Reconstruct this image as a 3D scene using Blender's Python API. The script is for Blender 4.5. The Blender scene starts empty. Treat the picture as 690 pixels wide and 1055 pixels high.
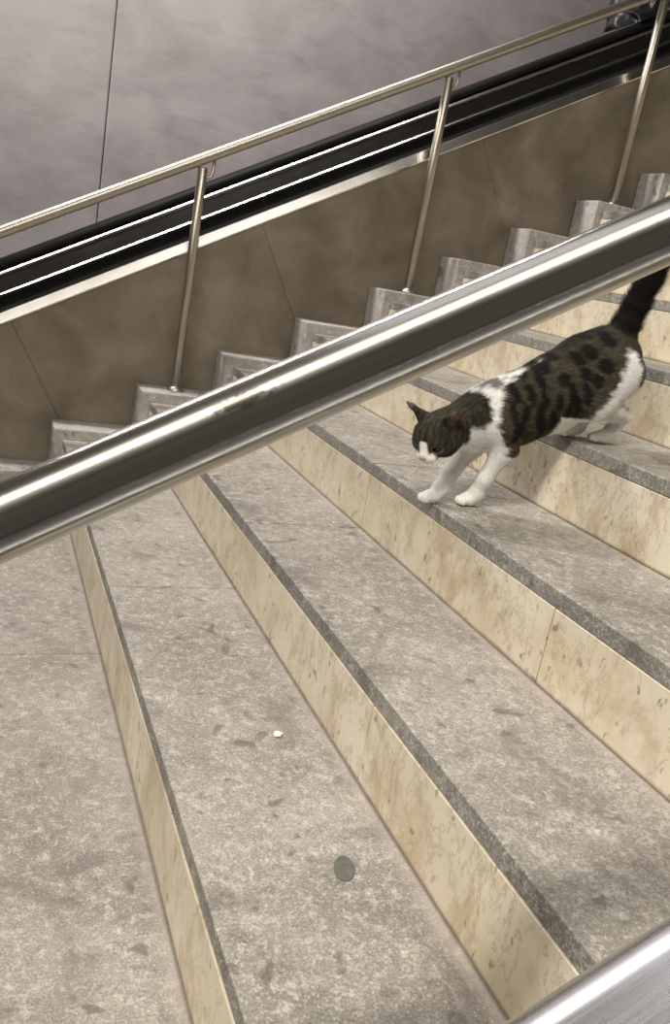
import bpy, bmesh, math, random
import numpy as np
from mathutils import Vector, Matrix

# ------------------------------------------------------------------ camera, world, lights, exposure
scene = bpy.context.scene
COL = scene.collection
T, R = 0.30, 0.17                      # tread depth, riser height
SL = R / T                             # slope of the stair
ANG = math.atan(SL)

cam_d = bpy.data.cameras.new('camera')
cam_d.sensor_fit = 'HORIZONTAL'
cam_d.sensor_width = 36.0
cam_d.lens = 871.85 / 690 * 36.0
cam_d.clip_start = 0.02
cam = bpy.data.objects.new('camera', cam_d)
COL.objects.link(cam)
_r = Vector((0.91654249, -0.359332, 0.17558583))
_u = Vector((-0.05342157, 0.32510197, 0.94416887))
_f = Vector((0.39635339, 0.87475095, -0.27877368))
cam.matrix_world = Matrix(((_r.x, _u.x, -_f.x, 0.0005), (_r.y, _u.y, -_f.y, -3.1526), (_r.z, _u.z, -_f.z, 0.9568), (0, 0, 0, 1)))
scene.camera = cam

world = bpy.data.worlds.new('world')
scene.world = world
world.use_nodes = True
world.node_tree.nodes['Background'].inputs['Color'].default_value = (1.0, 0.93, 0.82, 1)
world.node_tree.nodes['Background'].inputs['Strength'].default_value = 0.08

def strip_light(name, x, y, off, length, width, power, colour):
    d = bpy.data.lights.new(name, 'AREA')
    d.shape = 'RECTANGLE'; d.size = length; d.size_y = width
    d.energy = power; d.color = colour
    o = bpy.data.objects.new(name, d); COL.objects.link(o)
    o.location = (x, y, off + SL * x); o.rotation_euler = (0, -ANG, 0)
    return o
# two rows of fluorescent ceiling light, one over each escalator
strip_light('ceiling_light_row', 0.15, 0.55, 3.2, 2.8, 0.22, 105, (1.0, 0.95, 0.90))
strip_light('ceiling_light_row', -0.7, -3.2, 3.1, 5.4, 0.24, 155, (1.0, 0.94, 0.85))
# a wide, dim diffuser panel in the ceiling over the middle of the stairs
strip_light('ceiling_diffuser', 0.4, -1.6, 3.2, 1.35, 1.6, 6, (0.96, 0.96, 1.0))

vs = scene.view_settings
vs.view_transform = 'Standard'; vs.look = 'None'; vs.gamma = 1.0
vs.use_curve_mapping = False
vs.exposure = 0.10

# ------------------------------------------------------------------ helpers
def link(name, me, mat=None, parent=None):
    o = bpy.data.objects.new(name, me)
    COL.objects.link(o)
    if mat is not None and me is not None:
        if not me.materials:
            me.materials.append(mat)
    if parent is not None:
        o.parent = parent
    return o

def tag(o, label, cat=None, group=None, kind=None):
    o['label'] = label
    if cat: o['category'] = cat
    if group: o['group'] = group
    if kind: o['kind'] = kind
    return o

def empty(name, loc=(0, 0, 0)):
    o = bpy.data.objects.new(name, None)
    o.empty_display_size = 0.1
    COL.objects.link(o); o.location = loc
    return o

def mesh_of(bm, name, smooth=False):
    me = bpy.data.meshes.new(name)
    bm.normal_update(); bm.to_mesh(me); bm.free()
    if smooth:
        me.polygons.foreach_set('use_smooth', [True] * len(me.polygons))
    return me

def box_mesh(name, a, b, bev=0.0, seg=1):
    bm = bmesh.new()
    bmesh.ops.create_cube(bm, size=1)
    for v in bm.verts:
        v.co = Vector([a[k] + (b[k] - a[k]) * (v.co[k] + 0.5) for k in range(3)])
    if bev > 0:
        bmesh.ops.bevel(bm, geom=bm.edges[:], offset=bev, segments=seg, affect='EDGES', profile=0.5)
    return mesh_of(bm, name)

def sweep_mesh(name, prof, x0, x1, smooth=False, plumb=False):
    """profile [(y, off)] swept along the stair slope; ends cut square to the slope unless plumb"""
    bm = bmesh.new()
    n = len(prof)
    va, vb = [], []
    for (y, o) in prof:
        sx = 0.0 if plumb else -SL * (o - prof[0][1]) / (1 + SL * SL)
        va.append(bm.verts.new((x0 + sx, y, o + SL * (x0 + sx))))
        vb.append(bm.verts.new((x1 + sx, y, o + SL * (x1 + sx))))
    for i in range(n):
        j = (i + 1) % n
        bm.faces.new((va[i], va[j], vb[j], vb[i]))
    bm.faces.new(va[::-1]); bm.faces.new(vb)
    bmesh.ops.recalc_face_normals(bm, faces=bm.faces)
    me = mesh_of(bm, name, smooth)
    return me

def arc(cy, co, ry, rz, a0, a1, n):
    return [(cy + ry * math.cos(math.radians(a0 + (a1 - a0) * k / n)), co + rz * math.sin(math.radians(a0 + (a1 - a0) * k / n))) for k in range(n + 1)]

def tube_mesh(name, pts, rad, n=24, cap=True):
    bm = bmesh.new()
    pts = [Vector(p) for p in pts]
    rads = rad if isinstance(rad, (list, tuple)) else [rad] * len(pts)
    rings = []
    ref = None
    for i, p in enumerate(pts):
        d = (pts[min(i + 1, len(pts) - 1)] - pts[max(i - 1, 0)]).normalized()
        if ref is None:
            ref = d.orthogonal().normalized()
        ref = (ref - d * ref.dot(d)).normalized()
        b = d.cross(ref)
        rings.append([bm.verts.new(p + (ref * math.cos(2 * math.pi * k / n) + b * math.sin(2 * math.pi * k / n)) * rads[i]) for k in range(n)])
    for a, b in zip(rings, rings[1:]):
        for k in range(n):
            bm.faces.new((a[k], a[(k + 1) % n], b[(k + 1) % n], b[k]))
    if cap:
        bm.faces.new(rings[0][::-1]); bm.faces.new(rings[-1])
    bmesh.ops.recalc_face_normals(bm, faces=bm.faces)
    return mesh_of(bm, name, True)

# ------------------------------------------------------------------ materials
class N:
    def __init__(s, name):
        s.m = bpy.data.materials.new(name); s.m.use_nodes = True
        s.t = s.m.node_tree; s.b = s.t.nodes['Principled BSDF']
        g = s.t.nodes.new('ShaderNodeNewGeometry'); s.pos = g.outputs['Position']
    def new(s, kind, **inp):
        n = s.t.nodes.new(kind)
        for k, v in inp.items():
            s.put(n.inputs[k.replace('_', ' ')], v)
        return n
    def put(s, sock, v):
        if isinstance(v, bpy.types.NodeSocket): s.t.links.new(v, sock)
        else: sock.default_value = v
    def mapping(s, scale=(1, 1, 1), rot=(0, 0, 0), vec=None):
        n = s.t.nodes.new('ShaderNodeMapping')
        s.t.links.new(vec or s.pos, n.inputs['Vector'])
        n.inputs['Scale'].default_value = scale; n.inputs['Rotation'].default_value = rot
        return n.outputs[0]
    def noise(s, scale, detail=4, rough=0.55, vec=None, dist=0.0):
        n = s.new('ShaderNodeTexNoise', Vector=vec or s.pos, Scale=scale, Detail=detail, Roughness=rough, Distortion=dist)
        return n.outputs['Fac']
    def voronoi(s, scale, vec=None, feature='F1'):
        n = s.t.nodes.new('ShaderNodeTexVoronoi'); n.feature = feature
        s.put(n.inputs['Vector'], vec or s.pos); n.inputs['Scale'].default_value = scale
        return n.outputs
    def ramp(s, fac, stops):
        n = s.t.nodes.new('ShaderNodeValToRGB'); s.t.links.new(fac, n.inputs[0])
        e = n.color_ramp.elements
        while len(e) < len(stops): e.new(0.5)
        for el, (p, c) in zip(e, stops):
            el.position = p; el.color = (c, c, c, 1) if isinstance(c, (int, float)) else (*c, 1)
        return n.outputs[0]
    def mix(s, fac, a, b, mode='MIX'):
        n = s.t.nodes.new('ShaderNodeMix'); n.data_type = 'RGBA'; n.blend_type = mode
        s.put(n.inputs[0], fac)
        for k, v in ((6, a), (7, b)):
            s.put(n.inputs[k], (*v, 1) if isinstance(v, tuple) and len(v) == 3 else v)
        return n.outputs[2]
    def math(s, op, a, b=0.0, clamp=False):
        n = s.t.nodes.new('ShaderNodeMath'); n.operation = op; n.use_clamp = clamp
        s.put(n.inputs[0], a); s.put(n.inputs[1], b)
        return n.outputs[0]
    def bump(s, h, strength, dist=0.002):
        n = s.new('ShaderNodeBump', Height=h, Strength=strength, Distance=dist)
        s.t.links.new(n.outputs[0], s.b.inputs['Normal'])
    def set(s, **kw):
        for k, v in kw.items():
            sock = s.b.inputs[k.replace('_', ' ')]
            s.put(sock, (*v, 1) if isinstance(v, tuple) and len(v) == 3 else v)
        return s.m

def granite(name, lo, hi, speck, edge_light=True, gain=1.0):
    n = N(name)
    lo = tuple(c * gain for c in lo); hi = tuple(c * gain for c in hi)
    big = n.noise(2.6, 6, 0.62, dist=0.6)
    base = n.mix(n.ramp(big, [(0.36, 0.0), (0.64, 1.0)]), lo, hi)
    # flamed surface: coarse pale flakes and dark pits
    med = n.noise(48, 5, 0.75, dist=0.5)
    base = n.mix(n.ramp(med, [(0.50, 0.0), (0.66, 0.75 * speck)]), base, tuple(min(0.8, c * 1.75) for c in hi))
    dark = n.noise(36, 5, 0.75, vec=n.mapping((1, 1, 1), (0.3, 0.2, 0.7)))
    base = n.mix(n.ramp(dark, [(0.53, 0.0), (0.70, 0.62 * speck)]), base, tuple(c * 0.45 for c in lo))
    fine = n.noise(260, 3, 0.75)
    base = n.mix(n.ramp(fine, [(0.34, 0.55 * speck), (0.5, 0.0)]), base, tuple(c * 0.40 for c in lo))
    base = n.mix(n.ramp(fine, [(0.56, 0.0), (0.70, 0.75 * speck)]), base, (0.74, 0.71, 0.67))
    # old spill stains and grime patches
    st = n.noise(6.0, 3, 0.55, dist=0.9)
    base = n.mix(n.ramp(st, [(0.58, 0.0), (0.68, 0.48)]), base, (0.135, 0.118, 0.105))
    st2 = n.noise(19, 2, 0.5, dist=0.5)
    base = n.mix(n.ramp(st2, [(0.65, 0.0), (0.71, 0.65)]), base, (0.12, 0.095, 0.085))
    if edge_light:      # the untrodden strip against the riser stays cleaner and pinker
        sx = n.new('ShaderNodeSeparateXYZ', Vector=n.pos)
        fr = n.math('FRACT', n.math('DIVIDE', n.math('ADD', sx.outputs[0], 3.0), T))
        w = n.math('ADD', fr, n.math('MULTIPLY', n.math('SUBTRACT', n.noise(9, 3), 0.5), 0.14))
        base = n.mix(n.ramp(w, [(0.91, 0.0), (0.975, 0.5)]), base, (0.50, 0.44, 0.40))
        base = n.mix(n.ramp(fr, [(0.978, 0.0), (0.992, 0.6)]), base, (0.10, 0.08, 0.06))     # dark brown line where the tread meets the riser
    n.bump(n.math('ADD', n.noise(300, 3, 0.7), n.math('MULTIPLY', n.noise(60, 4, 0.7), 1.6)), 0.7, 0.0022)
    return n.set(Base_Color=base, Roughness=n.ramp(fine, [(0.3, 0.75), (0.75, 0.40)]), Specular_IOR_Level=0.4)

M = {}
M['tread'] = granite('flamed_granite', (0.245, 0.226, 0.196), (0.375, 0.347, 0.308), 0.9)
M['nosing'] = granite('shaded_granite_edge', (0.235, 0.22, 0.195), (0.33, 0.31, 0.28), 1.0, False, 0.90)  # slab fronts: same granite, their shade put into a darker colour
M['curb'] = granite('curb_granite', (0.33, 0.305, 0.285), (0.49, 0.455, 0.43), 0.6, False)

def marble():
    n = N('cream_marble')
    warp = n.mapping((1.0, 1.0, 1.6), (0.5, 0, 0))
    big = n.noise(3.2, 5, 0.6, vec=warp, dist=0.8)
    c = n.mix(n.ramp(big, [(0.32, 0.0), (0.66, 1.0)]), (0.62, 0.54, 0.385), (0.775, 0.705, 0.575))
    cl = n.noise(9, 6, 0.7, vec=n.mapping((1, 1.0, 0.6), (0.6, 0, 0)), dist=0.5)
    c = n.mix(n.ramp(cl, [(0.50, 0.0), (0.66, 0.75)]), c, (0.48, 0.37, 0.225))
    v1 = n.noise(5.5, 9, 0.70, vec=n.mapping((1, 1.35, 0.7), (0.6, 0, 0)), dist=0.25)
    c = n.mix(n.ramp(v1, [(0.485, 0.0), (0.5, 0.6), (0.508, 0.0)]), c, (0.34, 0.25, 0.14))
    v2 = n.noise(17, 6, 0.75, vec=n.mapping((1, 1.25, 0.75), (0.6, 0, 0)))
    c = n.mix(n.ramp(v2, [(0.57, 0.0), (0.72, 0.8)]), c, (0.34, 0.275, 0.16))
    v3 = n.noise(38, 3, 0.6, vec=n.mapping((1, 1.2, 0.8), (0.5, 0, 0)))
    c = n.mix(n.ramp(v3, [(0.635, 0.0), (0.70, 0.75)]), c, (0.22, 0.165, 0.095))
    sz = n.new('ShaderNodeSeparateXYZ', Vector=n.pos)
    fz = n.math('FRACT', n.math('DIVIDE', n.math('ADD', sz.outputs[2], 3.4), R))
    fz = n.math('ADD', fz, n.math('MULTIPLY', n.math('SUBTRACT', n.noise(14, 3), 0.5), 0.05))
    c = n.mix(n.ramp(fz, [(0.0, 0.75), (0.045, 0.0)]), c, (0.16, 0.12, 0.075))           # darker brown along the foot
    n.bump(n.noise(160, 3), 0.08, 0.001)
    return n.set(Base_Color=c, Roughness=0.34, Specular_IOR_Level=0.5)
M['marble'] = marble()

def plain(name, col, rough, metal=0.0, var=0.0, scale=8.0, spec=0.5):
    n = N(name)
    nz = n.noise(scale, 4, 0.6)
    lo = tuple(c * (1 - var) for c in col); hi = tuple(min(1, c * (1 + var)) for c in col)
    c = n.mix(n.ramp(nz, [(0.3, 0.0), (0.7, 1.0)]), lo, hi)
    return n.set(Base_Color=c, Roughness=rough, Metallic=metal, Specular_IOR_Level=spec)
M['mortar'] = plain('dark_mortar', (0.055, 0.05, 0.043), 0.95, var=0.3, scale=40)
M['rubber'] = plain('black_rubber', (0.008, 0.008, 0.008), 0.55, var=0.3, spec=0.12)
M['black_metal'] = plain('black_channel', (0.006, 0.006, 0.006), 0.9, var=0.3, spec=0.1)
M['chewed_gum'] = plain('grey_gum', (0.115, 0.117, 0.102), 0.8, var=0.25, scale=90)
M['pebble'] = plain('white_crumb', (0.85, 0.82, 0.78), 0.6, var=0.1, scale=120)
M['ceiling'] = plain('ceiling_paint', (0.30, 0.29, 0.27), 0.8, var=0.1, scale=2)

def steel(name, col, rough, brush=(3, 220, 220), amount=0.10, bump=0.02):
    n = N(name)
    v = n.mapping(brush, (0, ANG, 0))
    # brushing lines run along the slope
    vr = n.t.nodes.new('ShaderNodeVectorRotate'); vr.rotation_type = 'Y_AXIS'
    n.put(vr.inputs['Vector'], n.pos); vr.inputs['Angle'].default_value = ANG
    v = n.mapping(brush, (0, 0, 0), vr.outputs[0])
    st = n.noise(1.0, 4, 0.6, vec=v)
    sm = n.noise(7, 3, 0.5)
    rr = n.math('ADD', n.math('MULTIPLY', n.math('SUBTRACT', st, 0.5), amount), n.math('ADD', n.math('MULTIPLY', n.math('SUBTRACT', sm, 0.5), 0.08), rough))
    n.bump(st, bump, 0.0006)
    c = n.mix(n.ramp(st, [(0.3, 0.0), (0.7, 1.0)]), tuple(x * 0.93 for x in col), col)
    return n.set(Base_Color=c, Metallic=1.0, Roughness=rr)
M['rail'] = steel('brushed_rail_steel', (0.50, 0.487, 0.445), 0.215)
def scuff(mat, at, along, across):
    # a dull rubbed patch on the steel
    t = mat.node_tree; b = t.nodes['Principled BSDF']
    g = t.nodes.new('ShaderNodeNewGeometry')
    sub = t.nodes.new('ShaderNodeVectorMath'); sub.operation = 'SUBTRACT'; sub.inputs[1].default_value = at
    t.links.new(g.outputs['Position'], sub.inputs[0])
    rot = t.nodes.new('ShaderNodeVectorRotate'); rot.rotation_type = 'Y_AXIS'; rot.inputs['Angle'].default_value = ANG
    t.links.new(sub.outputs[0], rot.inputs['Vector'])
    mp = t.nodes.new('ShaderNodeMapping'); mp.inputs['Scale'].default_value = (1 / along, 1 / across, 1 / across)
    t.links.new(rot.outputs[0], mp.inputs['Vector'])
    ln = t.nodes.new('ShaderNodeVectorMath'); ln.operation = 'LENGTH'; t.links.new(mp.outputs[0], ln.inputs[0])
    nz = t.nodes.new('ShaderNodeTexNoise'); nz.inputs['Scale'].default_value = 260; t.links.new(g.outputs['Position'], nz.inputs['Vector'])
    ad = t.nodes.new('ShaderNodeMath'); ad.operation = 'MULTIPLY_ADD'; ad.inputs[1].default_value = 1.6
    t.links.new(nz.outputs['Fac'], ad.inputs[0]); t.links.new(ln.outputs['Value'], ad.inputs[2])
    rp = t.nodes.new('ShaderNodeMapRange'); rp.inputs['From Min'].default_value = 1.35; rp.inputs['From Max'].default_value = 1.9
    rp.inputs['To Min'].default_value = 0.95; rp.inputs['To Max'].default_value = 0.0
    t.links.new(ad.outputs[0], rp.inputs['Value'])
    old = b.inputs['Base Color'].links[0].from_socket
    mx = t.nodes.new('ShaderNodeMix'); mx.data_type = 'RGBA'
    t.links.new(rp.outputs[0], mx.inputs[0]); t.links.new(old, mx.inputs[6]); mx.inputs[7].default_value = (0.10, 0.09, 0.062, 1)
    t.links.new(mx.outputs[2], b.inputs['Base Color'])
scuff(M['rail'], (0.1226, -2.7486, 0.8843), 0.020, 0.0042)
M['far_rail'] = steel('satin_post_steel', (0.50, 0.46, 0.385), 0.38, bump=0.01)
M['deck'] = steel('brushed_deck_steel', (0.60, 0.60, 0.62), 0.27, brush=(4, 300, 300), amount=0.12, bump=0.03)
M['mirror'] = steel('polished_trim_steel', (0.66, 0.64, 0.60), 0.22, bump=0.0)
M['dark_panel'] = steel('dark_skirt_steel', (0.20, 0.20, 0.20), 0.16, bump=0.0)

def cladding():
    n = N('bronze_cladding')
    a = n.noise(4.5, 3, 0.5, dist=0.6)
    c = n.mix(n.ramp(a, [(0.3, 0.0), (0.7, 1.0)]), (0.15, 0.125, 0.092), (0.27, 0.23, 0.172))
    b = n.noise(14, 3, 0.6)
    c = n.mix(n.ramp(b, [(0.58, 0.0), (0.75, 0.3)]), c, (0.09, 0.075, 0.055))
    return n.set(Base_Color=c, Roughness=0.5, Metallic=0.15, Specular_IOR_Level=0.35)
M['cladding'] = cladding()

def concrete():
    n = N('grey_concrete')
    v = n.mapping((1, 1, 1.5), (0, -0.5, 0))
    a = n.noise(2.3, 6, 0.6, vec=v, dist=0.5)
    c = n.mix(n.ramp(a, [(0.3, 0.0), (0.7, 1.0)]), (0.245, 0.222, 0.225), (0.36, 0.33, 0.335))
    b = n.noise(7, 5, 0.65, vec=n.mapping((0.7, 1, 2.2), (0, -0.5, 0)))
    c = n.mix(n.ramp(b, [(0.52, 0.0), (0.72, 0.4)]), c, (0.175, 0.158, 0.158))
    n.bump(n.noise(50, 4), 0.12, 0.003)
    return n.set(Base_Color=c, Roughness=0.75)
M['concrete'] = concrete()

def bagmat():
    n = N('glossy_black_vinyl')
    n.bump(n.noise(9, 3, 0.5, dist=1.0), 0.2, 0.02)
    return n.set(Base_Color=(0.012, 0.012, 0.014), Roughness=0.36)
M['bag'] = bagmat()

def coat(name, rough):
    n = N(name)
    at = n.t.nodes.new('ShaderNodeAttribute'); at.attribute_name = 'coat'
    f = n.noise(420, 2, 0.6)
    c = n.mix(n.ramp(f, [(0.3, 0.22), (0.55, 0.0)]), at.outputs['Color'], (0.0, 0.0, 0.0))
    n.b.inputs['Sheen Weight'].default_value = 0.03
    n.b.inputs['Sheen Roughness'].default_value = 0.5
    return n.set(Base_Color=c, Roughness=rough, Specular_IOR_Level=0.12)
M['coat'] = coat('cat_coat', 0.8)
M['fur'] = coat('cat_fur', 0.7)
M['eye'] = plain('cat_eye_dark', (0.045, 0.04, 0.012), 0.08, var=0.3, scale=60)
M['nose'] = plain('pink_nose', (0.42, 0.27, 0.23), 0.45, var=0.15, scale=200)
M['whisker'] = plain('whisker_white', (0.8, 0.78, 0.72), 0.4)

# ------------------------------------------------------------------ the setting
WALL_Y = 1.5
YF = 0.0               # near face of the far curb
CW = 0.16              # curb width
YN = -2.69             # face of the near curb
I0, I1 = -4, 13

wall = link('wall_back', box_mesh('wall_back', (-5.0, WALL_Y + 0.03, -3.6), (7.5, WALL_Y + 0.25, 6.2)), M['concrete'])
tag(wall, 'tall grey concrete wall behind the escalator', 'wall', kind='structure')
px = [-5.0, -2.75, 0.515, 3.9, 7.5]
for a, b in zip(px, px[1:]):
    link('concrete_panel', box_mesh('concrete_panel', (a + 0.0022, WALL_Y, -3.6), (b - 0.0022, WALL_Y + 0.05, 6.2), 0.006, 2), M['concrete'], wall)

ce = link('ceiling', sweep_mesh('ceiling', [(-6.0, 3.4), (WALL_Y, 3.4), (WALL_Y, 3.5), (-6.0, 3.5)], -5.0, 7.0), M['ceiling'])
tag(ce, 'sloping grey ceiling above the staircase', 'ceiling', kind='structure')

# staircase: mortar core with granite slabs and marble riser panels
core = bmesh.new()
prof = [(I0 * T + 0.012, (I0 - 1) * R - 0.6)]
for i in range(I0, I1 + 1):
    prof += [(i * T + 0.012, (i - 1) * R - 0.01), (i * T + 0.012, i * R - 0.012)]
    prof[-1] = (i * T + 0.012, i * R - 0.012)
prof2 = []
z_prev = (I0 - 1) * R - 0.6
for i in range(I0, I1 + 1):
    prof2 += [(i * T + 0.012, z_prev), (i * T + 0.012, i * R - 0.012)]
    z_prev = i * R - 0.012
prof2 += [((I1 + 1) * T, z_prev), ((I1 + 1) * T, (I0 - 1) * R - 0.6)]
va = [core.verts.new((x, YF + CW, z)) for x, z in prof2]
vb = [core.verts.new((x, YN - 0.16, z)) for x, z in prof2]
for k in range(len(va)):
    j = (k + 1) % len(va)
    core.faces.new((va[k], vb[k], vb[j], va[j]))
core.faces.new(va); core.faces.new(vb[::-1])
bmesh.ops.recalc_face_normals(core, faces=core.faces)
stair = link('staircase', mesh_of(core, 'staircase'), M['mortar'])
tag(stair, 'stone staircase with grey granite treads and cream marble risers', 'staircase', kind='structure')

random.seed(4)
g = 0.0018
ys = [YF, -1.337, YN]
for b, a in zip(ys, ys[1:]):
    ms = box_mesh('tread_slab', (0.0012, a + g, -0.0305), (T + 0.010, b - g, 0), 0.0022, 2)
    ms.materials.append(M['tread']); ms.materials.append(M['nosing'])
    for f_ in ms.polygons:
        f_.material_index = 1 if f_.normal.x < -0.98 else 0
    for i in range(I0, I1 + 1):
        o = link('tread_slab', ms, None, stair)
        o.location = (i * T, 0, i * R + random.uniform(-0.0004, 0.0003))
ys = [YF, -0.545, -1.337, -2.108, YN]
for b, a in zip(ys, ys[1:]):
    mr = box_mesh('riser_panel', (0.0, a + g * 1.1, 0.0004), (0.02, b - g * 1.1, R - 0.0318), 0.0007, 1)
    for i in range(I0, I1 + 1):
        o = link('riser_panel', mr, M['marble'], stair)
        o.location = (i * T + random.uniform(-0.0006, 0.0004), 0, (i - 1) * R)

# stepped curbs along both edges
def curb(label, y0, y1):
    e = empty('stepped_curb', (I0 * T, (y0 + y1) / 2, I0 * R))
    tag(e, label, 'curb')
    me = box_mesh('curb_block', (-0.033, y0 + 0.001, -R - 0.02), (T - 0.034, y1 - 0.006, 0.039), 0.005, 2)
    for i in range(I0, I1 + 1):
        o = link('curb_block', me, M['curb'], e)
        o.location = Vector((i * T, 0, i * R)) - e.location
    return e
curb('grey granite stepped curb at the foot of the brown escalator cladding', YF, YF + CW)
curb('grey granite stepped curb below the thick foreground handrail', YN - 0.16, YN)

# ------------------------------------------------------------------ far escalator
esc = empty('escalator', (0, YF + CW, 0))
tag(esc, 'escalator side with brown cladding, steel trims and black handrail belt', 'escalator')
def epart(name, prof, mat, x0=-3.0, x1=6.0, smooth=False, parent=esc):
    me = sweep_mesh(name, prof, x0, x1, smooth)
    o = link(name, me, mat, parent)
    o.location = -Vector(parent.location)
    return o
W0 = YF + CW
# panels, joints square to the slope; joint spacing three steps
jx = [0.09 + 0.874 * k for k in range(-4, 7)]
for a, b in zip(jx, jx[1:]):
    # the profile starts at the top so the joint passes through (a, .52)
    epart('cladding_panel', [(W0, 0.52), (W0 + 0.03, 0.52), (W0 + 0.03, -0.16), (W0, -0.16)], M['cladding'], a + 0.0006, b - 0.0006)
epart('backing_frame', [(W0 + 0.012, 0.50), (W0 + 0.05, 0.50), (W0 + 0.05, -0.2), (W0 + 0.012, -0.2)], M['mortar'])
epart('lower_trim', [(W0 + 0.03, 0.494), (W0 - 0.006, 0.494), (W0 - 0.008, 0.500), (W0 + 0.006, 0.536), (W0 + 0.012, 0.538), (W0 + 0.02, 0.534), (W0 + 0.035, 0.530)], M['mirror'], smooth=False)
epart('channel', [(W0 + 0.012, 0.50), (W0 + 0.012, 0.526), (W0 + 0.085, 0.545), (W0 + 0.10, 0.60), (W0 + 0.12, 0.60), (W0 + 0.12, 0.45)], M['black_metal'])
epart('middle_trim', [(W0 + 0.096, 0.583), (W0 + 0.092, 0.592), (W0 + 0.098, 0.598), (W0 + 0.112, 0.598), (W0 + 0.112, 0.583)], M['mirror'])
epart('skirt_panel', [(W0 + 0.104, 0.594), (W0 + 0.150, 0.662), (W0 + 0.19, 0.662), (W0 + 0.19, 0.50), (W0 + 0.112, 0.50)], M['dark_panel'])
epart('upper_trim', [(W0 + 0.146, 0.659), (W0 + 0.142, 0.666), (W0 + 0.149, 0.672), (W0 + 0.19, 0.672), (W0 + 0.19, 0.655)], M['mirror'])
epart('handrail_belt', arc(W0 + 0.205, 0.693, 0.045, 0.027, 0, 360, 20)[:-1], M['rubber'], smooth=True)
epart('inner_deck', [(W0 + 0.18, 0.655), (W0 + 0.26, 0.655), (W0 + 0.30, 0.40), (W0 + 0.32, -0.3), (W0 + 0.2, -0.3)], M['black_metal'])

# ------------------------------------------------------------------ near escalator (steel deck under the camera)
esn = empty('escalator', (0, -2.9, 0))
tag(esn, 'escalator side with wide brushed steel deck under the thick handrail', 'escalator')
DY, DO = -2.862, 0.42
epart('deck_panel', arc(DY - 0.030, DO - 0.024, 0.030, 0.024, 0, 90, 14) + [(-3.34, DO), (-3.34, DO - 0.03), (DY - 0.03, DO - 0.05), (DY, DO - 0.05)], M['deck'], -1.2, 4.0, smooth=False, parent=esn)
for o in esn.children:
    for p_ in o.data.polygons:
        p_.use_smooth = len(p_.vertices) == 4
    try: o.data.set_sharp_from_angle(angle=math.radians(40))
    except Exception: pass
epart('cladding_panel', [(DY - 0.004, DO - 0.05), (DY - 0.03, DO - 0.05), (DY - 0.03, -0.2), (DY - 0.004, -0.2)], M['cladding'], -1.2, 4.0, parent=esn)
epart('deck_bead', arc(-3.235, DO + 0.004, 0.008, 0.008, 0, 360, 14)[:-1], M['mirror'], -1.2, 4.0, smooth=True, parent=esn)
epart('handrail_belt', arc(-3.40, 0.47, 0.045, 0.027, 0, 360, 20)[:-1], M['rubber'], -1.2, 4.0, smooth=True, parent=esn)
epart('inner_deck', [(-3.34, DO), (-3.46, DO), (-3.46, -0.3), (-3.34, -0.3)], M['black_metal'], -1.2, 4.0, parent=esn)

# ------------------------------------------------------------------ handrails
def slope_pt(x, y, off): return (x, y, off + SL * x)
def handrail(label, y, off, rad, posts, post_r, x0, x1, mat, nseg):
    e = empty('handrail', slope_pt(x0, y, 0))
    tag(e, label, 'handrail')
    n = 60
    o = link('rail', tube_mesh('rail', [slope_pt(x0 + (x1 - x0) * k / n, y, off) for k in range(n + 1)], rad, nseg), mat, e)
    o.location = -e.location
    for i in posts:
        x = i * T + 0.105
        zb = i * R + 0.039
        zt = off + SL * x - 0.030
        p = link('post', tube_mesh('post', [(x, y, zb + 0.001), (x, y, zt - 0.004), (x, y, zt)], [post_r, post_r, post_r * 0.8], 20), mat, e)
        p.location = -e.location
        q = link('base_flange', tube_mesh('base_flange', [(x, y, zb), (x, y, zb + 0.006), (x, y, zb + 0.014), (x, y, zb + 0.02)], [post_r * 1.75, post_r * 1.7, post_r * 1.35, post_r], 20), mat, p)
        bx = x + 0.030
        br = [(x, y, zt - 0.032), (x + 0.018, y, zt - 0.033), (x + 0.032, y, zt - 0.028), (x + 0.038, y, zt - 0.014), (x + 0.038, y, off + SL * (x + 0.038) - rad * 0.9)]
        link('bracket', tube_mesh('bracket', br, 0.006, 12), mat, p)
    return e
handrail('slim steel handrail with posts along the brown escalator cladding', YF + 0.08, 0.826, 0.020, [-1, 2, 5, 8, 11], 0.0175, -2.2, 4.6, M['far_rail'], 32)
handrail('thick brushed steel handrail crossing close in front of the cat', -2.735, 0.800, 0.0187, [-1, 2, 5, 8, 11], 0.0175, -2.2, 4.6, M['rail'], 96)

# ------------------------------------------------------------------ implicit surfaces (cat and black bundle)
class Field:
    def __init__(s, lo, hi, h):
        s.lo = np.array(lo, float); s.h = h
        s.n = np.ceil((np.array(hi) - s.lo) / h).astype(int) + 1
        s.D = np.full(s.n, 1.0, np.float32)
        s.ax = [s.lo[k] + h * np.arange(s.n[k]) for k in range(3)]
    def region(s, a, b):
        i0 = np.clip(np.floor((np.array(a) - s.lo) / s.h).astype(int), 0, s.n - 1)
        i1 = np.clip(np.ceil((np.array(b) - s.lo) / s.h).astype(int) + 1, 1, s.n)
        sl = tuple(slice(i0[k], i1[k]) for k in range(3))
        g = np.meshgrid(*[s.ax[k][sl[k]] for k in range(3)], indexing='ij')
        return sl, np.stack(g, -1)
    def add(s, fn, a, b, k=0.02, sub=False):
        m = k + 0.03
        sl, P = s.region(np.array(a) - m, np.array(b) + m)
        d = fn(P).astype(np.float32); o = s.D[sl]
        if sub:
            d = -d; hh = np.clip(0.5 - 0.5 * (o - d) / k, 0, 1)
            s.D[sl] = o * (1 - hh) + d * hh + k * hh * (1 - hh)
        else:
            hh = np.clip(0.5 + 0.5 * (o - d) / k, 0, 1)
            s.D[sl] = o * (1 - hh) + d * hh - k * hh * (1 - hh)

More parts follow.
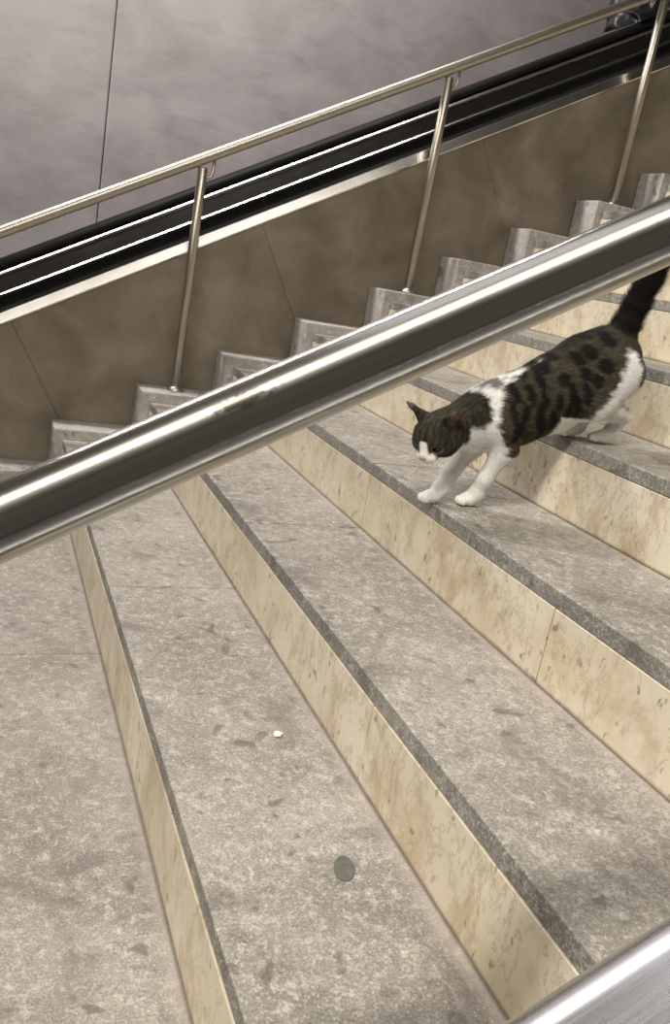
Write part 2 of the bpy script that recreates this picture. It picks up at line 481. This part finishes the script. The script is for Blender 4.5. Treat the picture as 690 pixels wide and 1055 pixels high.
def f_ell(c, rad, axes=None):
    c = np.array(c, float); rad = np.array(rad, float)
    A = np.eye(3) if axes is None else np.array(axes, float)
    def fn(P):
        q = (P - c) @ A.T
        k0 = np.linalg.norm(q / rad, axis=-1); k1 = np.linalg.norm(q / rad ** 2, axis=-1)
        return k0 * (k0 - 1) / np.maximum(k1, 1e-6)
    m = rad.max()
    return fn, c - m, c + m

def f_cone(a, b, ra, rb, squash=None):
    a = np.array(a, float); b = np.array(b, float)
    def fn(P):
        pa = P - a; ba = b - a
        t = np.clip((pa @ ba) / (ba @ ba), 0, 1)
        q = pa - t[..., None] * ba
        if squash is not None:              # (axis, factor): flatter across that axis
            ax, f = squash
            dd = q @ ax
            q = q + (f - 1) * dd[..., None] * ax
        return np.linalg.norm(q, axis=-1) - (ra + (rb - ra) * t)
    m = max(ra, rb)
    return fn, np.minimum(a, b) - m, np.maximum(a, b) + m

def surface_nets(D, lo, h):
    S = D < 0
    c = np.zeros(np.array(D.shape) - 1, np.int8)
    cor = [(i, j, k) for i in (0, 1) for j in (0, 1) for k in (0, 1)]
    nx, ny, nz = D.shape
    for (i, j, k) in cor:
        c += S[i:nx - 1 + i, j:ny - 1 + j, k:nz - 1 + k]
    act = (c > 0) & (c < 8)
    ijk = np.argwhere(act)
    idx = np.full(act.shape, -1, np.int64); idx[act] = np.arange(len(ijk))
    pos = np.zeros((len(ijk), 3)); cnt = np.zeros(len(ijk))
    for a in cor:
        for d in range(3):
            if a[d] == 1: continue
            b = list(a); b[d] = 1
            da = D[ijk[:, 0] + a[0], ijk[:, 1] + a[1], ijk[:, 2] + a[2]]
            db = D[ijk[:, 0] + b[0], ijk[:, 1] + b[1], ijk[:, 2] + b[2]]
            m = (da < 0) != (db < 0)
            t = np.where(m, da / np.where(m, da - db, 1), 0)
            p = np.array(a, float)[None] + t[:, None] * (np.array(b) - np.array(a))[None]
            pos += np.where(m[:, None], p, 0); cnt += m
    V = lo + (ijk + pos / cnt[:, None]) * h
    quads = []
    for d in range(3):
        e1, e2 = (d + 1) % 3, (d + 2) % 3
        sa = [slice(None)] * 3; sb = [slice(None)] * 3
        sa[d] = slice(0, -1); sb[d] = slice(1, None)
        A = S[tuple(sa)]; B = S[tuple(sb)]
        for flip, mask in ((0, A & ~B), (1, ~A & B)):
            q = np.argwhere(mask)
            q = q[(q[:, e1] > 0) & (q[:, e2] > 0) & (q[:, e1] < D.shape[e1] - 1) & (q[:, e2] < D.shape[e2] - 1)]
            def cell(u, v):
                r = q.copy(); r[:, e1] -= u; r[:, e2] -= v
                return idx[r[:, 0], r[:, 1], r[:, 2]]
            Q = np.stack([cell(1, 1), cell(0, 1), cell(0, 0), cell(1, 0)], 1)
            quads.append(Q[:, ::-1] if flip else Q)
    return V, np.concatenate(quads)

def laplace(V, Q, it, lam=0.5):
    e = np.concatenate([Q[:, [0, 1]], Q[:, [1, 2]], Q[:, [2, 3]], Q[:, [3, 0]]])
    e = np.concatenate([e, e[:, ::-1]])
    deg = np.bincount(e[:, 0], minlength=len(V))[:, None]
    for _ in range(it):
        s = np.stack([np.bincount(e[:, 0], V[e[:, 1], k], minlength=len(V)) for k in range(3)], 1)
        V = V + lam * (s / np.maximum(deg, 1) - V)
    return V

def np_mesh(name, V, Q):
    me = bpy.data.meshes.new(name)
    me.vertices.add(len(V)); me.vertices.foreach_set('co', V.astype(np.float32).ravel())
    n = Q.shape[1]
    me.loops.add(Q.size); me.loops.foreach_set('vertex_index', Q.astype(np.int32).ravel())
    me.polygons.add(len(Q)); me.polygons.foreach_set('loop_start', np.arange(0, Q.size, n, dtype=np.int32))
    me.update(calc_edges=True); me.validate()
    me.polygons.foreach_set('use_smooth', [True] * len(me.polygons))
    return me

def set_coat(me, C):
    at = me.color_attributes.new('coat', 'FLOAT_COLOR', 'POINT')
    at.data.foreach_set('color', np.concatenate([C, np.ones((len(C), 1))], 1).astype(np.float32).ravel())

rng = np.random.default_rng(7)
def vnoise(P, scale, seed=0):
    """smooth value noise at points, -1..1"""
    g = np.random.default_rng(100 + seed).uniform(-1, 1, (32, 32, 32))
    q = P * scale; i = np.floor(q).astype(int); f = q - i; f = f * f * (3 - 2 * f)
    out = 0
    for a in (0, 1):
        for b in (0, 1):
            for c in (0, 1):
                w = (f[..., 0] if a else 1 - f[..., 0]) * (f[..., 1] if b else 1 - f[..., 1]) * (f[..., 2] if c else 1 - f[..., 2])
                out = out + w * g[(i[..., 0] + a) % 32, (i[..., 1] + b) % 32, (i[..., 2] + c) % 32]
    return out

# ------------------------------------------------------------------ the cat
Y0 = -1.65
F = Field((0.74, -1.80, 0.495), (1.46, -1.51, 1.26), 0.003)
def trunk(P2):      # chain in the x-z plane, narrower across
    for (a, ra), (b, rb) in zip(P2, P2[1:]):
        fn, lo, hi = f_cone((a[0], Y0, a[1]), (b[0], Y0, b[1]), ra, rb, (np.array([0, 1.0, 0]), 1.22))
        F.add(fn, lo, hi, 0.02)
trunk([((0.985, 0.708), 0.062), ((1.05, 0.730), 0.074), ((1.135, 0.772), 0.082), ((1.205, 0.826), 0.081), ((1.25, 0.856), 0.072), ((1.280, 0.866), 0.050)])
def cone(a, b, ra, rb, k=0.02, squash=None):
    F.add(*f_cone(a, b, ra, rb, squash), k=k)
def ell(c, r, axes=None, k=0.015, sub=False):
    F.add(*f_ell(c, r, axes), k=k, sub=sub)
# neck
H = np.array([0.853, -1.689, 0.668])
cone((0.995, Y0, 0.722), (0.893, -1.674, 0.684), 0.052, 0.040, 0.03)
cone((0.98, Y0, 0.685), (0.890, -1.676, 0.668), 0.050, 0.036, 0.03)
# head frame
yaw, pit, rol = math.radians(36), math.radians(40), math.radians(4)
Fh = np.array([-math.cos(yaw), -math.sin(yaw), 0]); 
HF = Fh * math.cos(pit) + np.array([0, 0, -math.sin(pit)])
HS = np.array([math.sin(yaw), -math.cos(yaw), 0])
HU = np.cross(HF, HS)
HS, HU = HS * math.cos(rol) + HU * math.sin(rol), HU * math.cos(rol) - HS * math.sin(rol)
HA = np.stack([HF, HS, HU])
def hp(f, s, u): return H + f * HF + s * HS + u * HU
ell(H, (0.047, 0.045, 0.041), HA, 0.02)
ell(hp(0.012, 0, 0.010), (0.036, 0.036, 0.032), HA, 0.015)
for s in (-1, 1):
    ell(hp(0.014, s * 0.026, -0.014), (0.024, 0.022, 0.020), HA, 0.015)
    ell(hp(0.049, s * 0.010, -0.015), (0.015, 0.013, 0.012), HA, 0.008)
    ell(hp(0.034, s * 0.019, 0.013), (0.012, 0.012, 0.009), HA, 0.012)
cone(hp(0.026, 0, 0.014), hp(0.056, 0, -0.004), 0.017, 0.009, 0.012)
ell(hp(0.047, 0, -0.027), (0.012, 0.011, 0.008), HA, 0.008)
for s in (-1, 1):
    # ears: flattened cones, hollowed in front
    base = hp(-0.010, s * 0.029, 0.026); tip = hp(-0.004, s * 0.058, 0.070)
    out = HF * 0.80 + HS * s * 0.6; out /= np.linalg.norm(out)
    cone(base, tip, 0.029, 0.003, 0.006, (out, 2.2))
    F.add(*f_cone(base + out * 0.013 + 0.25 * (tip - base), base + out * 0.010 + 0.80 * (tip - base), 0.017, 0.002, (out, 1.5)), k=0.004, sub=True)
    ell(hp(0.041, s * 0.021, 0.003), (0.008, 0.010, 0.007), HA, 0.006, sub=True)
# forelegs
def leg(pts, k=0.018):
    for (a, ra), (b, rb) in zip(pts, pts[1:]):
        cone(a, b, ra, rb, k)
def paw(c, d, L=0.0215):
    d = np.array(d, float); d /= np.linalg.norm(d); s = np.cross([0, 0, 1.0], d)
    c = np.array(c, float)
    ell(c, (L, 0.0165, 0.0135), np.stack([d, s, np.array([0, 0, 1.0])]), 0.008)
    for q in (-1.5, -0.5, 0.5, 1.5):
        tc = c + d * (L * 0.95 - 0.0022 * q * q) + s * q * 0.0075 + np.array([0, 0, -0.003])
        ell(tc, (0.0092, 0.0050, 0.0088), np.stack([d, s, np.array([0, 0, 1.0])]), 0.0016)
G3, G4 = 3 * R, 4 * R
leg([((1.005, -1.686, 0.698), 0.042), ((1.020, -1.690, 0.648), 0.024), ((1.003, -1.668, 0.578), 0.0150), ((1.000, -1.655, 0.542), 0.0142), ((0.992, -1.650, 0.527), 0.0140)])
paw((0.985, -1.647, G3 + 0.0137), (-1, -0.12, 0))
leg([((0.985, -1.612, 0.692), 0.039), ((0.988, -1.614, 0.636), 0.025), ((0.938, -1.632, 0.574), 0.0160), ((0.918, -1.640, 0.542), 0.0145), ((0.906, -1.644, 0.527), 0.0140)])
paw((0.893, -1.646, G3 + 0.0137), (-1, -0.18, 0))
# hind legs
leg([((1.248, -1.690, 0.838), 0.060), ((1.200, -1.704, 0.772), 0.039), ((1.256, -1.698, 0.760), 0.023), ((1.302, -1.688, 0.750), 0.0145), ((1.294, -1.676, 0.712), 0.0135), ((1.288, -1.668, 0.696), 0.0138)])
paw((1.276, -1.664, G4 + 0.0137), (-1, 0.05, 0))
leg([((1.248, -1.612, 0.838), 0.057), ((1.198, -1.598, 0.762), 0.040), ((1.250, -1.600, 0.745), 0.026), ((1.280, -1.605, 0.738), 0.0150), ((1.248, -1.618, 0.705), 0.0135), ((1.228, -1.626, 0.696), 0.0138)])
paw((1.214, -1.630, G4 + 0.0137), (-1, -0.1, 0))
# tail
tl = [((1.258, Y0, 0.893), 0.030), ((1.280, -1.648, 0.938), 0.024), ((1.293, -1.647, 0.985), 0.0225), ((1.308, -1.648, 1.04), 0.023), ((1.324, -1.650, 1.10), 0.023), ((1.334, -1.655, 1.16), 0.020), ((1.332, -1.66, 1.205), 0.012)]
leg(tl, 0.02)
V, Q = surface_nets(F.D, F.lo, F.h)
V = laplace(V, Q, 2, 0.4)
V[:, 2] = np.where(V[:, 0] < 1.12, np.maximum(V[:, 2], G3 + 0.0006), np.maximum(V[:, 2], G4 + 0.0006))

# body regions
def seg_d(P, a, b):
    a = np.array(a); b = np.array(b); t = np.clip(((P - a) @ (b - a)) / ((b - a) @ (b - a)), 0, 1)
    return np.linalg.norm(P - a - t[:, None] * (b - a), axis=1), t
def in_poly(x, z, poly):
    r = np.zeros(len(x), bool); n = len(poly)
    for i in range(n):
        (x1, z1), (x2, z2) = poly[i], poly[(i + 1) % n]
        c = ((z1 > z) != (z2 > z)) & (x < (x2 - x1) * (z - z1) / (z2 - z1 + 1e-12) + x1)
        r ^= c
    return r
def poly_dist(x, z, poly):
    d = np.full(len(x), 9.0); P = np.stack([x, z], 1); n = len(poly)
    for i in range(n):
        a = np.array(poly[i]); b = np.array(poly[(i + 1) % n])
        t = np.clip(((P - a) @ (b - a)) / ((b - a) @ (b - a) + 1e-12), 0, 1)
        d = np.minimum(d, np.linalg.norm(P - a - t[:, None] * (b - a), axis=1))
    return np.where(in_poly(x, z, poly), d, -d)

SADDLE = [(1.018, 0.845), (0.988, 0.803), (0.985, 0.776), (0.977, 0.751), (0.972, 0.726), (0.972, 0.702), (0.988, 0.675), (1.006, 0.650), (1.03, 0.628), (1.07, 0.63), (1.125, 0.66), (1.165, 0.715), (1.184, 0.756), (1.205, 0.792), (1.218, 0.831), (1.228, 0.872), (1.240, 0.888), (1.254, 0.888), (1.264, 0.862), (1.268, 0.824), (1.40, 0.79), (1.40, 1.00), (1.193, 1.003), (1.09, 0.98), (1.02, 0.90)]
STREAK = [(0.965, 0.762), (0.995, 0.785), (1.030, 0.806), (1.075, 0.842), (1.09, 0.87), (1.03, 0.90), (0.95, 0.83)]
NAPE = [(0.925, 0.757), (0.952, 0.764), (0.985, 0.778), (0.99, 0.80), (0.93, 0.80)]
SPOTS = [(1.091, 0.854), (1.138, 0.854), (1.07, 0.828), (1.105, 0.81), (1.152, 0.828), (1.062, 0.799), (1.117, 0.881), (1.162, 0.871), (1.192, 0.851), (1.13, 0.784), (1.105, 0.763), (1.07, 0.766), (1.161, 0.907), (1.039, 0.77), (1.03, 0.735), (1.027, 0.704), (1.066, 0.729), (1.101, 0.726), (1.132, 0.739), (1.161, 0.79), (1.026, 0.809), (1.18, 0.817), (1.011, 0.693), (1.205, 0.903), (1.149, 0.758), (1.0, 0.735), (1.005, 0.765), (1.085, 0.70)]
WHITE = np.array([0.88, 0.87, 0.835]); BROWN = np.array([0.080, 0.069, 0.046]); BLACK = np.array([0.010, 0.009, 0.008])
def sm(d, w): return np.clip(0.5 + d / (2 * w), 0, 1)
def coat_colour(P):
    n = len(P)
    wob = 0.005 * vnoise(P, 70, 1) + 0.003 * vnoise(P, 160, 2)
    x, z = P[:, 0], P[:, 2]
    dark = sm(poly_dist(x, z, SADDLE) + wob, 0.004)
    side = (P[:, 1] - Y0)
    dark *= 1 - sm(poly_dist(x, z, STREAK) + wob, 0.003)
    dark = np.maximum(dark, 0.85 * sm(poly_dist(x, z, NAPE) + wob, 0.004))
    # tabby ground with dark spots, drawn out into bars low on the flank
    sp = np.full(n, -1.0)
    for k, (sx, sz) in enumerate(SPOTS):
        low = sz < 0.80
        rx, rz = (0.0095, 0.023) if low else (0.0140, 0.0135)
        u = (x - sx) + (0.18 * (z - sz) if low else 0); w = (z - sz)
        sp = np.maximum(sp, 1 - np.sqrt((u / rx) ** 2 + (w / rz) ** 2) + 0.35 * vnoise(P, 110, 3))
    spot = np.clip(sp * 4 + 0.7, 0, 1)
    ridge = np.clip((z - (0.818 + 0.58 * (x - 1.06))) / 0.02, 0, 1) * np.clip(1 - abs(side) / 0.045, 0, 1)      # dark line along the spine
    tick = 0.78 + 0.45 * vnoise(P, 230, 4)
    tab = BROWN[None] * np.clip(tick, 0.3, 1.4)[:, None]
    tab = tab * (1 - np.maximum(spot, ridge * 0.85))[:, None] + BLACK[None] * np.maximum(spot, ridge * 0.85)[:, None]
    C = WHITE[None] * (1 + 0.06 * vnoise(P, 60, 5))[:, None] * (1 - dark)[:, None] + tab * dark[:, None]
    # legs are white below the body
    lg = ((x < 1.12) & (z < 0.640)) | ((x >= 1.12) & (z < 0.735))
    C[lg] = WHITE * (1 + 0.05 * vnoise(P[lg], 60, 6))[:, None]
    # tail: near-black with faint bars
    td = np.full(n, 9.0); tt = np.zeros(n)
    for k, ((a, ra), (b, rb)) in enumerate(zip(tl, tl[1:])):
        d, t = seg_d(P, a, b); m = d < td
        td = np.where(m, d, td); tt = np.where(m, k + t, tt)
    tw = sm(z - 0.915 + wob, 0.008) * (td < 0.04) * (x > 1.22)
    tc = BLACK[None] * 1.1 + (BROWN * 0.22)[None] * (np.clip(np.sin(tt * 7.5) * 1.2 - 0.2, 0, 1))[:, None]
    C = C * (1 - tw)[:, None] + tc * tw[:, None]
    # head
    L = (P - H) @ HA.T
    f, s, u = L[:, 0], L[:, 1], L[:, 2]
    hd = np.linalg.norm(L / np.array([1.25, 1.0, 1.0]), axis=1)
    on = sm(0.068 - hd + wob, 0.004) * (x < 0.945)
    ear = (u > 0.035) & (x < 0.92)
    on = np.where(ear, 1.0, on)
    # nape: dark tabby cap running back from the head over the neck
    d, t = seg_d(P, H + np.array([0.0, 0.0, 0.02]), (0.922, -1.672, 0.712))
    capd = sm(0.050 - d + wob, 0.004) * (P[:, 2] > 0.668)
    on = np.maximum(on, capd)
    on *= 1 - sm(-0.030 - u + wob, 0.005) * (f < 0.03)          # pale throat
    bars = np.clip(np.sin(s * 520 + 3 * vnoise(P, 45, 8)) * 0.9, 0, 1) * (u > 0.01) + np.clip(np.sin((f + u * 0.6) * 330 + 2 * vnoise(P, 60, 9)), 0, 1) * (u <= 0.01)
    hc = (BROWN * 0.72)[None] * np.clip(tick, 0.4, 1.4)[:, None] * (1 - 0.8 * np.clip(bars, 0, 1))[:, None] + BLACK[None] * 0.8 * np.clip(bars, 0, 1)[:, None]
    blaze = sm(0.0045 + 0.25 * np.clip(f - 0.035, 0, 1) - abs(s) + 0.4 * wob, 0.002) * (f > 0.028) * (u < 0.022)
    muz = sm(f - 0.051 - 0.25 * np.clip(u + 0.005, 0, 1) + 0.5 * wob, 0.003) * (u < -0.002)
    mz = np.maximum(blaze, muz)
    hc = hc * (1 - mz)[:, None] + WHITE[None] * mz[:, None]
    # paler lids around the eyes
    for sg in (-1, 1):
        d = np.linalg.norm(P - hp(0.040, sg * 0.0210, 0.003), axis=1)
        e = np.clip(1 - np.abs(d - 0.0115) / 0.0045, 0, 1) * 0.8
        hc = hc * (1 - e)[:, None] + np.array([0.17, 0.145, 0.10])[None] * e[:, None]
    # pink-brown inside of the ears
    for sg in (-1, 1):
        base = hp(-0.010, sg * 0.029, 0.026); tip = hp(-0.004, sg * 0.058, 0.070)
        out = HF * 0.80 + HS * sg * 0.6; out /= np.linalg.norm(out)
        d, t = seg_d(P, base + 0.25 * (tip - base) + out * 0.004, base + 0.8 * (tip - base) + out * 0.002)
        e = np.clip((0.0105 - d) / 0.003, 0, 1) * ((P - base) @ out > -0.004)
        hc = hc * (1 - e)[:, None] + np.array([0.155, 0.105, 0.085])[None] * e[:, None]
    C = C * (1 - on)[:, None] + hc * on[:, None]
    # paw toes: grey clefts come from shape only
    return np.clip(C, 0.002, 0.95)

CATO = np.array([1.10, Y0, G3])
CC = coat_colour(V)
cat_me = np_mesh('cat', V - CATO, Q)
set_coat(cat_me, CC)
cat = link('cat', cat_me, M['coat'])
cat.location = CATO
tag(cat, 'white and dark spotted tabby cat stepping down the stone stairs', 'cat')

def sphere_mesh(name, c, r, axes=None, nu=20, nv=12):
    bm = bmesh.new(); bmesh.ops.create_uvsphere(bm, u_segments=nu, v_segments=nv, radius=1)
    A = np.eye(3) if axes is None else np.array(axes)
    for v in bm.verts:
        q = np.array(v.co) * np.array(r)
        v.co = Vector(c) + Vector(q @ A)
    return mesh_of(bm, name, True)
for s in (-1, 1):
    o = link('eye', sphere_mesh('eye', hp(0.0355, s * 0.0215, 0.003) - CATO, (0.0082, 0.0095, 0.0075), HA), M['eye'], cat)
o = link('nose', sphere_mesh('nose', hp(0.0655, 0, -0.0065) - CATO, (0.0042, 0.0062, 0.0045), HA), M['nose'], cat)
for s in (-1, 1):
    for k in range(4):
        a = hp(0.056, s * (0.013 + 0.001 * (k % 3)), -0.013 - 0.003 * (k // 2))
        d = HS * s * 1.0 + HF * (0.3 - 0.12 * (k % 2)) + HU * (0.16 - 0.16 * k)
        d /= np.linalg.norm(d)
        pts = [a + d * 0.045 * t - np.array([0, 0, 0.007]) * t * t - CATO for t in (0, 0.35, 0.7, 1)]
        link('whisker', tube_mesh('whisker', pts, [0.0003, 0.00026, 0.0002, 0.0001], 4), M['whisker'], cat)

# fur strands
def make_fur(count):
    A, B, Cc, Dd = V[Q[:, 0]], V[Q[:, 1]], V[Q[:, 2]], V[Q[:, 3]]
    nr = np.cross(Cc - A, Dd - B); ar = np.linalg.norm(nr, axis=1) + 1e-12; nr /= ar[:, None]
    k = rng.choice(len(Q), count, p=ar / ar.sum())
    u = rng.random((count, 1)); v = rng.random((count, 1))
    P = (A[k] * (1 - u) + B[k] * u) * (1 - v) + (Dd[k] * (1 - u) + Cc[k] * u) * v
    n = nr[k]
    x, z = P[:, 0], P[:, 2]
    flow = np.tile(np.array([0.85, 0, -0.10]), (count, 1))
    legs = ((x < 1.13) & (z < 0.645)) | ((x >= 1.13) & (z < 0.74))
    flow[legs] = (0.15, 0, -1)
    tail = (z > 0.925) & (x > 1.24)
    flow[tail] = (0.3, 0, 0.9)
    Lh = (P - H) @ HA.T
    head = (np.linalg.norm(Lh, axis=1) < 0.075)
    flow[head] = -HF * 0.8 + (P[head] - H) * 4
    ears = head & (Lh[:, 2] > 0.036)
    ln = np.full(count, 0.0105); ln[legs] = 0.0055; ln[head] = 0.005; ln[tail] = 0.019; ln[ears] = 0.003
    face = head & (Lh[:, 0] > 0.035); ln[face] = 0.0028
    pawm = ((x < 1.13) & (z < G3 + 0.035)) | ((x >= 1.13) & (z < G4 + 0.035)); ln[pawm] = 0.0030
    ln *= rng.uniform(0.6, 1.25, count)
    flow += rng.normal(0, 0.22, (count, 3))
    flow -= n * (flow * n).sum(1)[:, None]
    lift = np.where(tail, 0.75, 0.38)[:, None]
    d = flow / (np.linalg.norm(flow, axis=1)[:, None] + 1e-9) + n * lift
    d /= np.linalg.norm(d, axis=1)[:, None]
    sd = np.cross(d, n); sd /= np.linalg.norm(sd, axis=1)[:, None] + 1e-9
    w = 0.00055
    root = P - n * 0.0006
    tip = root + d * ln[:, None]
    low = np.where(x < 1.12, G3, G4) + 0.0008
    tip[:, 2] = np.maximum(tip[:, 2], low); root[:, 2] = np.maximum(root[:, 2], low)
    VV = np.stack([root + sd * w, root - sd * w, tip], 1).reshape(-1, 3)
    col = coat_colour(P) * rng.uniform(0.75, 1.2, (count, 1))
    TT = np.arange(count * 3).reshape(-1, 3)
    me = np_mesh('fur', VV - CATO, TT)
    set_coat(me, np.clip(np.repeat(col, 3, 0), 0, 1))
    o = link('fur', me, M['fur'], cat)
    o['kind'] = 'stuff'
make_fur(90000)

# ------------------------------------------------------------------ glossy black bundle on the far escalator
G = Field((2.38, 0.20, 1.9), (3.25, 0.75, 2.75), 0.008)
for c, r in [((2.80, 0.47, 2.27), (0.20, 0.13, 0.15)), ((2.66, 0.44, 2.18), (0.12, 0.11, 0.10)), ((2.95, 0.48, 2.40), (0.16, 0.12, 0.16)), ((2.72, 0.50, 2.34), (0.12, 0.10, 0.12)), ((2.62, 0.47, 2.26), (0.06, 0.07, 0.08))]:
    G.add(*f_ell(c, r), k=0.03)
V2, Q2 = surface_nets(G.D, G.lo, G.h)
nn = vnoise(V2 + 0.02 * np.stack([vnoise(V2, 9, 20 + k) for k in range(3)], 1), 14, 12)
ctr = V2.mean(0)
dv = V2 - ctr; dv /= np.linalg.norm(dv, axis=1)[:, None]
V2 = laplace(V2 + dv * (0.034 * (1 - 2 * np.abs(nn)) + 0.006 * vnoise(V2, 40, 13))[:, None], Q2, 2)
V2[:, 2] = np.maximum(V2[:, 2], 0.7225 + SL * V2[:, 0])
bo = np.array([2.8, 0.47, 2.1])
bag = link('bag', np_mesh('bag', V2 - bo, Q2), M['bag'])
bag.location = bo
tag(bag, 'shiny crumpled black bundle lying on the escalator handrail belt', 'bag')

# ------------------------------------------------------------------ litter on the lowest full tread
def blob(name, c, r, amp, mat, seed, turn=0.0):
    bm = bmesh.new(); bmesh.ops.create_icosphere(bm, subdivisions=3, radius=1)
    P = np.array([v.co[:] for v in bm.verts])
    n1 = vnoise(P + 5, 1.4, seed) * amp + vnoise(P + 5, 3.1, seed + 1) * amp * 0.5
    for v, k in zip(bm.verts, n1):
        v.co = Vector([v.co[q] * r[q] * (1 + k) for q in range(3)])
        v.co.z = max(v.co.z, -r[2] * 0.6) + r[2] * 0.6
    o = link(name, mesh_of(bm, name, True), mat); o.location = c; o.rotation_euler.z = turn
    return o
tag(blob('paper_crumb', (0.508, -1.968, R + 0.0005), (0.0085, 0.0065, 0.005), 0.45, M['pebble'], 31), 'tiny white crumb lying on a grey granite tread', 'litter')
tag(blob('chewing_gum', (0.500, -2.297, R + 0.0004), (0.0145, 0.0250, 0.0014), 0.08, M['chewed_gum'], 41, -0.38), 'round dark grey gum flattened on a granite tread', 'chewing gum')
